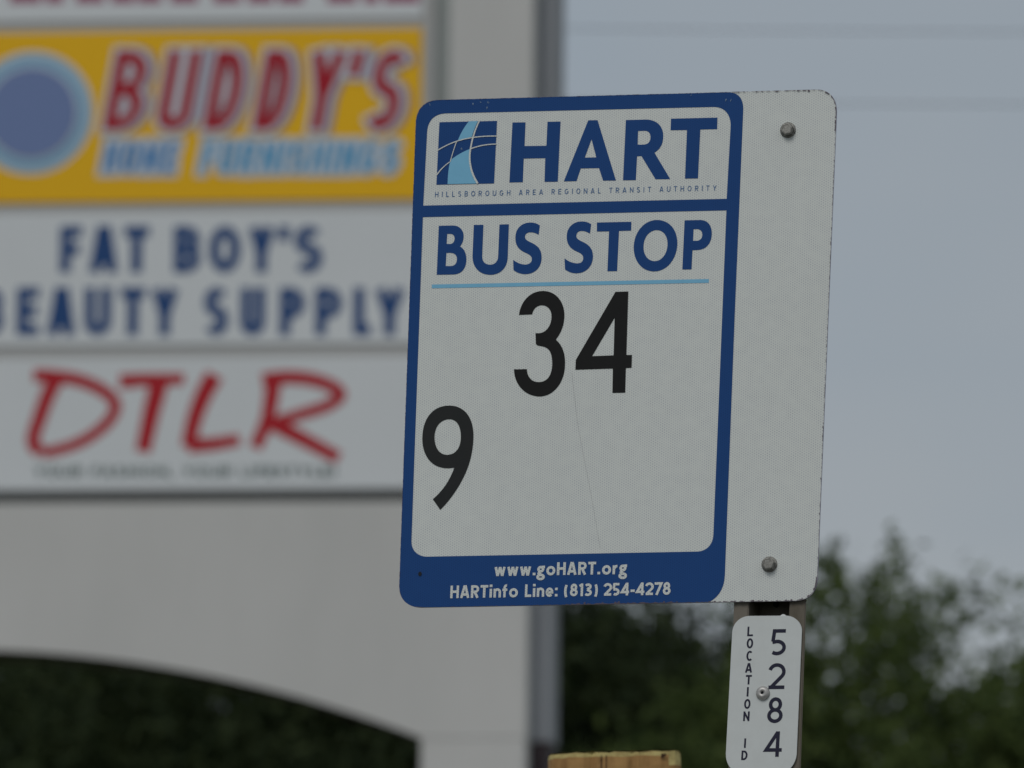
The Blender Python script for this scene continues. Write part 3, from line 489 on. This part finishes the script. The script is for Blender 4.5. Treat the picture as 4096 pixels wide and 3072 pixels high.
bm.faces.ensure_lookup_table()
for f in bm.faces:
    if f.calc_center_median().z > 2.5: f.material_index = 1
body = link('timber_shaft', bm_mesh('timber_shaft', bm), M['wood'], tb); body.data.materials.append(M['endgrain'])
vs = [(v[0], v[1], v[2]) for v in [(*(c*.985 for c in tp(i)), 2.5135+tp(i)[0]*.036) for i in range(N)]]
link('sawn_top', mesh('sawn_top', vs, [tuple(range(N))]), M['endgrain'], tb)
rq = [((-.0225, -.0213), 2.40), ((-.0145, -.0137), 2.44), ((.0735, .081), 2.502)]
for (x0, x1), z0 in rq:
    link('drying_crack', mesh('drying_crack', [(x0, -hd-.0012, z0), (x1, -hd-.0012, z0+.004), (x1+.0006, -hd-.0012, 2.507+x1*.036), (x0, -hd-.0012, 2.507+x0*.036)], [(0, 1, 2, 3)]), M['crackwood'], tb)

# ------------------------------------------------------------ shopping centre pylon
pt = Vector(PYL['T']); pyl = empty('shop_pylon_sign', (pt.x, pt.y, 0), (0, 0, radians(-7)))
tag(pyl, 'tall grey stucco pylon with stacked shop panels above an arch', 'pylon sign')
Z0 = pt.z                                     # traced heights are measured from this level
XC = -3.45                                    # centre line
g1, g2 = PYL['gapz']; xr0, xr1, xr2 = PYL['xr']; rows = PYL['rows']; TOPZ = 3.95; DEP = .6; SPR = -2.066
arch_r = [p for p in PYL['arch']]
# smooth arch: least squares circle through the traced points, centred on XC
A_ = np.array([[1, -2*p[1]] for p in arch_r]); b_ = np.array([-((p[0]-XC)**2+p[1]**2) for p in arch_r])
c0, zc = np.linalg.lstsq(A_, b_, rcond=None)[0]; Ra = math.sqrt(zc*zc-c0)
legx = arch_r[-1][0]
th = math.asin((legx-XC)/Ra)
archpts = [(XC+Ra*sin(th-2*th*i/48), zc+Ra*cos(th-2*th*i/48)) for i in range(49)]
SPR = archpts[0][1]-.004
xl0 = 2*XC-xr2
outline = [(0, TOPZ), (0, SPR), (legx, SPR)]+archpts+[(2*XC-legx, SPR), (2*XC, SPR), (2*XC, TOPZ)]
hole = [(xr2, 3.5), (xr2, g2), (xl0, g2), (xl0, 3.5)]
sh = lambda cs: [[(x, z+Z0) for x, z in c] for c in cs]
extrude('stucco_body', sh([outline, hole]), 0, .22, M['stucco'], pyl, k=1)
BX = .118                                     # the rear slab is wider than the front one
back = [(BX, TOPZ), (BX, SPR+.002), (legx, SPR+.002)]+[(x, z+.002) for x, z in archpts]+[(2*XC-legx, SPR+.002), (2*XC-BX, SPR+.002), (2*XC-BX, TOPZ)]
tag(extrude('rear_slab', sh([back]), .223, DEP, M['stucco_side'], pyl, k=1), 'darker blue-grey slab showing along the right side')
for s in (0, 1):
    xa, xb = (legx+.012, -.004) if not s else (2*XC+.004, 2*XC-legx-.012)
    boxes('leg', [(xa, xb, .003, .218, -.1, SPR+Z0-.004)], M['stucco'], pyl)
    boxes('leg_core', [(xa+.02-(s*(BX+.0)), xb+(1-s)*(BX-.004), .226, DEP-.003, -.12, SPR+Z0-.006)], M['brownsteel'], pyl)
boxes('cap_moulding', [(2*XC-.25, .25, -.12, DEP+.12, TOPZ+Z0+.002, TOPZ+Z0+.2)], M['stucco'], pyl)
boxes('recess_back', [(xl0-.01, xr2+.01, .10, .218, g2+Z0-.01, 3.5+Z0+.01)], M['darkmetal'], pyl)
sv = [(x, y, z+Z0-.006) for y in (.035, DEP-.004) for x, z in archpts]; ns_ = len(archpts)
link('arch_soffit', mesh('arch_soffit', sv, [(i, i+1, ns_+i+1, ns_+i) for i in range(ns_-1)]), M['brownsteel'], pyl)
boxes('gap_shade_strip', [(xl0+.006, xr2-.006, .06, .098, g2+Z0+.003, g1+Z0+.006)], M['gap_shade'], pyl)  # no real part: dark strip added as painted shade under the cabinets
SETB = .05
xm = PYL['xl']-.06                            # joint between the two cabinets
def cabinet(x0, x1):
    c = boxes('cabinet_frame', [(x0, x1, SETB+.012, .097, g1+Z0+.01, 3.42+Z0)], M['cabtrim'], pyl)
    return c
c1 = cabinet(PYL['xl'], xr1); c2 = cabinet(xl0+.1, xm-.02)
PX0, PX1 = PYL['xl']+.03, xr0
def advert(x0, x1, z0, z1, m, lab):
    o = boxes('advert_panel', [(x0, x1, SETB, SETB+.01, z0+Z0, z1+Z0)], m, pyl)
    return tag(o, lab)
pa = advert(PX0, PX1, rows[0], 3.36, M['cabwhite'], 'white panel with maroon letters, top of the stack')
pb = advert(PX0, PX1, rows[2], rows[1], M['yellow'], 'yellow furniture shop panel')
pc = advert(PX0, PX1, rows[4], rows[3], M['cabwhite'], 'white panel with two rows of navy letters')
pd_ = advert(PX0, PX1, rows[6], rows[5], M['cabwhite'], 'white panel with red brush letters')
for z0, z1 in ((rows[0], 3.36), (rows[2], rows[1]), (rows[4], rows[3]), (rows[6], rows[5])): advert(xl0+.13, xm-.05, z0, z1, M['cabwhite'], 'blank white panel of the far cabinet')
up = lambda q: [dict(q=up(f['q'])) if isinstance(f, dict) else [(p[0], p[1]+Z0) for p in f] for f in q]
def plet(name, q, lay, m, parent, lab=None, evenodd=False):
    if name == 'lettering' and not lab: return letters(up(q), SETB-.002-.0036*lay, m, parent, 1)
    o = flat(name, up(q), SETB-.002-.0036*lay, m, parent, evenodd, 1); return tag(o, lab)
# maroon letters (only their feet reach into the picture)
q = [[(a, z), (b, z), (b, z+.32), (a, z+.32)] for a, z, b in PYL['maroon']]
q = [dict(q=[f]) for f in q]
plet('lettering', q, 0, M['maroon'], pa)
# yellow panel
def italics(items, w, grow=0, dx=-.012, dz=0, slant=.17):
    q = []
    for c, x, z, W_, H_ in items:
        ww = w if c != 'I' else w
        q += put(c, x+dx, z+dz, W_, H_, ww, uy=(slant, 1), grow=grow)
    return q
plet('letter_shadow', italics(PYL['buddys'], .072, .05, .02, .0), 0, M['shadow_p'], pb)
plet('letter_outline', italics(PYL['buddys'], .072, .055), 1, M['pale'], pb)
plet('lettering', italics(PYL['buddys'], .072), 2, M['red'], pb)
plet('letter_outline', italics(PYL['home'], .026, .055), 0, M['pale'], pb)
plet('lettering', italics(PYL['home'][:4], .031), 1, M['sky_p'], pb); plet('lettering', italics(PYL['home'][4:], .031), 1, M['sky_p2'], pb)
ex, ez = PYL['emblem']
for r_, m_, ly_, nm in ((.372, 'pale', 0, 'emblem_rim'), (.345, 'ring', 1, 'emblem_ring'), (.285, 'pale', 2, 'emblem_rim'), (.27, 'disc', 3, 'emblem_disc')):
    plet(nm, [[(ex+r_*cos(a*pi/24), ez+r_*sin(a*pi/24)) for a in range(48)]], ly_, M[m_], pb)
# navy panel
q = []
for c, x, z, W_, H_ in PYL['fat']: q += put(c, x, z, W_, H_, .066)
for c, x, z, W_, H_ in PYL['beauty']: q += put(c, x, z, W_, H_, .066)
plet('lettering', q, 0, M['navy'], pc)
# brush lettering panel
def smooth(pts, n=6):
    P = [pts[0]]+[tuple(p) for p in pts]+[pts[-1]]; r_ = []
    for i in range(1, len(P)-2):
        for k in range(n):
            t = k/n; r_.append(tuple(.5*((2*P[i][j])+(-P[i-1][j]+P[i+1][j])*t+(2*P[i-1][j]-5*P[i][j]+4*P[i+1][j]-P[i+2][j])*t*t+(-P[i-1][j]+3*P[i][j]-3*P[i+1][j]+P[i+2][j])*t**3) for j in (0, 1)))
    return r_+[tuple(pts[-1])]
br = []
for pts, w_ in PYL['dtlr']: br.append([[tuple(p) for p in f] for f in ribbon(smooth(pts) if len(pts) > 3 else [tuple(p) for p in pts], w_*1.75, w_*1.35)])
plet('lettering', [dict(q=sum([br[i] for i in g], [])) for g in ((0, 1), (2, 3), (4, 5), (6, 7, 8))], 0, M['red2'], pd_)
t_ = PYL['tag']
plet('lettering', text('YOUR FASHION, YOUR LIFESTYLE!', *t_, .064, .015, gap=.015), 0, M['tagink'], pd_, 'faint small tagline')['kind'] = 'stuff'

# ------------------------------------------------------------ utility line beyond the pylon
for i, (xp, lab) in enumerate(((-24, 'wooden utility pole at the left end of the wires'), (26, 'wooden utility pole at the right end of the wires'))):
    u = empty('utility_pole', (xp, 53.3, 0)); tag(u, lab, 'utility pole', 'utility poles carrying the wires')
    bm = bmesh.new(); bmesh.ops.create_cone(bm, cap_ends=True, segments=16, radius1=.17, radius2=.12, depth=12.7); bmesh.ops.translate(bm, verts=bm.verts, vec=(0, 0, 6.25))
    link('pole', bm_mesh('pole', bm), M['polewood'], u, True)
    boxes('crossarm', [(-.06, .06, -.6, .6, 11.75, 11.87)], M['polewood'], u)
def wire(z0, lab, yy, r_=.003):
    vs, fs = [], []; n = 80; k = 6
    for i in range(n+1):
        t = i/n; x = -24+50*t; zz = z0+.85*((2*t-1)**2)-.85*(.08**2)
        for j in range(k): a = 2*pi*j/k; vs.append((x, yy+r_*cos(a), zz+r_*sin(a)))
    for i in range(n):
        for j in range(k): fs.append((i*k+j, i*k+(j+1) % k, (i+1)*k+(j+1) % k, (i+1)*k+j))
    o = link('overhead_wire', mesh('w', vs, fs), M['wire'], None, True); tag(o, lab, 'wire', 'overhead wires across the grey sky')
wire(10.96, 'upper blurred overhead wire near the top of the picture', 53.2)
wire(10.485, 'lower blurred overhead wire passing behind the bus stop sign', 53.15)

# ------------------------------------------------------------ trees
def tree(name, x, y, h, r, n, leaf, lab, seed, sprigs=(), sc=1.0, flatz=.8):
    rg = np.random.RandomState(seed); t = empty(name, (x, y, -.1)); tag(t, lab, 'tree', 'trees behind the pylon sign')
    # trunk and limbs as tapered tubes
    bm = bmesh.new()
    def tube(a, b, r0, r1, k=8, seg=5):
        a, b = Vector(a), Vector(b); d = (b-a); up_ = d.normalized(); s1 = up_.orthogonal().normalized(); s2 = up_.cross(s1); pr = None
        for i in range(seg+1):
            tt = i/seg; c = a+d*tt+Vector((sin(tt*4+seed)*.03*d.length, cos(tt*3+seed)*.03*d.length, 0))*(1 if 0 < i < seg else 0); rr = r0+(r1-r0)*tt
            rn = [bm.verts.new(c+s1*rr*cos(2*pi*j/k)+s2*rr*sin(2*pi*j/k)) for j in range(k)]
            if pr:
                for j in range(k): bm.faces.new((pr[j], pr[(j+1) % k], rn[(j+1) % k], rn[j]))
            pr = rn
    ch = h*.62; zc_ = h-ch*.5; fork = h*.3
    tube((0, 0, -.1), (0, 0, fork), .3*sc, .22*sc)
    tips = []
    for i in range(9):
        a = i*2.4+rg.rand(); el = rg.uniform(.5, 1.25); L_ = rg.uniform(.45, .8)*h*.6
        b = (cos(a)*cos(el)*L_, sin(a)*cos(el)*L_, fork+sin(el)*L_); tube((0, 0, fork-.1), b, .15*sc, .05*sc); tips.append(b)
        for q_ in range(2):
            c = (b[0]+rg.uniform(-1, 1)*r*.35, b[1]+rg.uniform(-1, 1)*r*.35, b[2]+rg.uniform(.3, 1)*r*.3); tube(b, c, .05*sc, .02*sc, 6, 3)
    link('trunk', bm_mesh('trunk', bm), M['bark'], t, True)
    # crown: many small clumps on and in a lumpy ellipsoid
    nc = int(n/55); cl = []
    while len(cl) < nc:
        d = rg.normal(size=3); d /= np.linalg.norm(d)
        rad = rg.rand()**.35
        lump = 1+.16*sin(d[0]*5+seed)*cos(d[1]*4+seed*2)+.10*sin(d[2]*7+seed*3+d[0]*3)
        p = d*rad*lump*np.array([r, r*.9, ch*.5]); p[2] += zc_
        if p[2] < h*.28 or sin(p[0]*2.7+seed)*sin(p[2]*3.1+seed*1.7)*sin(p[1]*.9+2) > (.35 if leaf == 'leaf_light' else .6): continue
        cl.append(p)
    for sx_, sy_, sz_, num in sprigs:
        for _ in range(num): cl.append(np.array([sx_, sy_, sz_])+rg.normal(size=3)*np.array([.07, .07, .12]))
    cl = np.array(cl); per = 55
    c = np.repeat(cl, per, 0)+rg.normal(size=(len(cl)*per, 3))*np.array([.22, .22, .15])*rg.uniform(.6, 1.3, (len(cl)*per, 1))
    if sprigs:
        ns = sum(s[3] for s in sprigs)*per; c[-ns:] = np.repeat(cl[-ns//per:], per, 0)+rg.normal(size=(ns, 3))*np.array([.05, .06, .09])
    if sprigs:
        keep = np.ones(len(c), bool); keep[-ns:] = rg.rand(ns) < .4; c = c[keep]
    m = len(c); u = rg.normal(size=(m, 3)); u /= np.linalg.norm(u, axis=1)[:, None]; v = rg.normal(size=(m, 3)); v -= (v*u).sum(1)[:, None]*u; v /= np.linalg.norm(v, axis=1)[:, None]
    Ls = rg.uniform(.05, .09, (m, 1)); Ws = Ls*.42
    V4 = np.stack([c-u*Ls, c+v*Ws, c+u*Ls, c-v*Ws], 1).reshape(-1, 3)
    me = bpy.data.meshes.new('crown'); me.vertices.add(4*m); me.vertices.foreach_set('co', V4.astype(np.float32).ravel())
    me.loops.add(4*m); me.loops.foreach_set('vertex_index', np.arange(4*m, dtype=np.int32)); me.polygons.add(m)
    me.polygons.foreach_set('loop_start', np.arange(0, 4*m, 4, dtype=np.int32)); me.polygons.foreach_set('loop_total', np.full(m, 4, dtype=np.int32)); me.update(calc_edges=True)
    link('crown', me, M[leaf], t)
tree('oak_tree', -2.9, 70.5, 9.7, 4.3, 90000, 'leaf_dark', 'dark green tree seen through the arch of the pylon', 2)
tree('oak_tree', -.1, 72, 10.1, 3.05, 90000, 'leaf_dark', 'dark green tree between the pylon and the metal post', 5)
tree('oak_tree', 3.0, 69, 9.35, 2.3, 43000, 'leaf_light', 'light green tree right of the sign post with a stray sprig on top', 9, [(.1, 0, 9.74, 1), (.03, 0, 9.58, 1), (-.35, 0, 9.45, 2), (-.12, 0, 9.4, 2), (-.75, 0, 9.3, 2), (-.6, 0, 9.2, 2)])
tree('oak_tree', 6.2, 70, 9.5, 2.7, 42000, 'leaf_light', 'tree at the right edge of the picture', 12)
tree('oak_tree', -3.6, 78, 10.2, 4.6, 90000, 'leaf_dark', 'dark tree filling the gap behind the one under the arch', 21)
tree('oak_tree', -8.8, 74, 10.4, 4.0, 60000, 'leaf_dark', 'dark tree at the far left behind the pylon', 16)
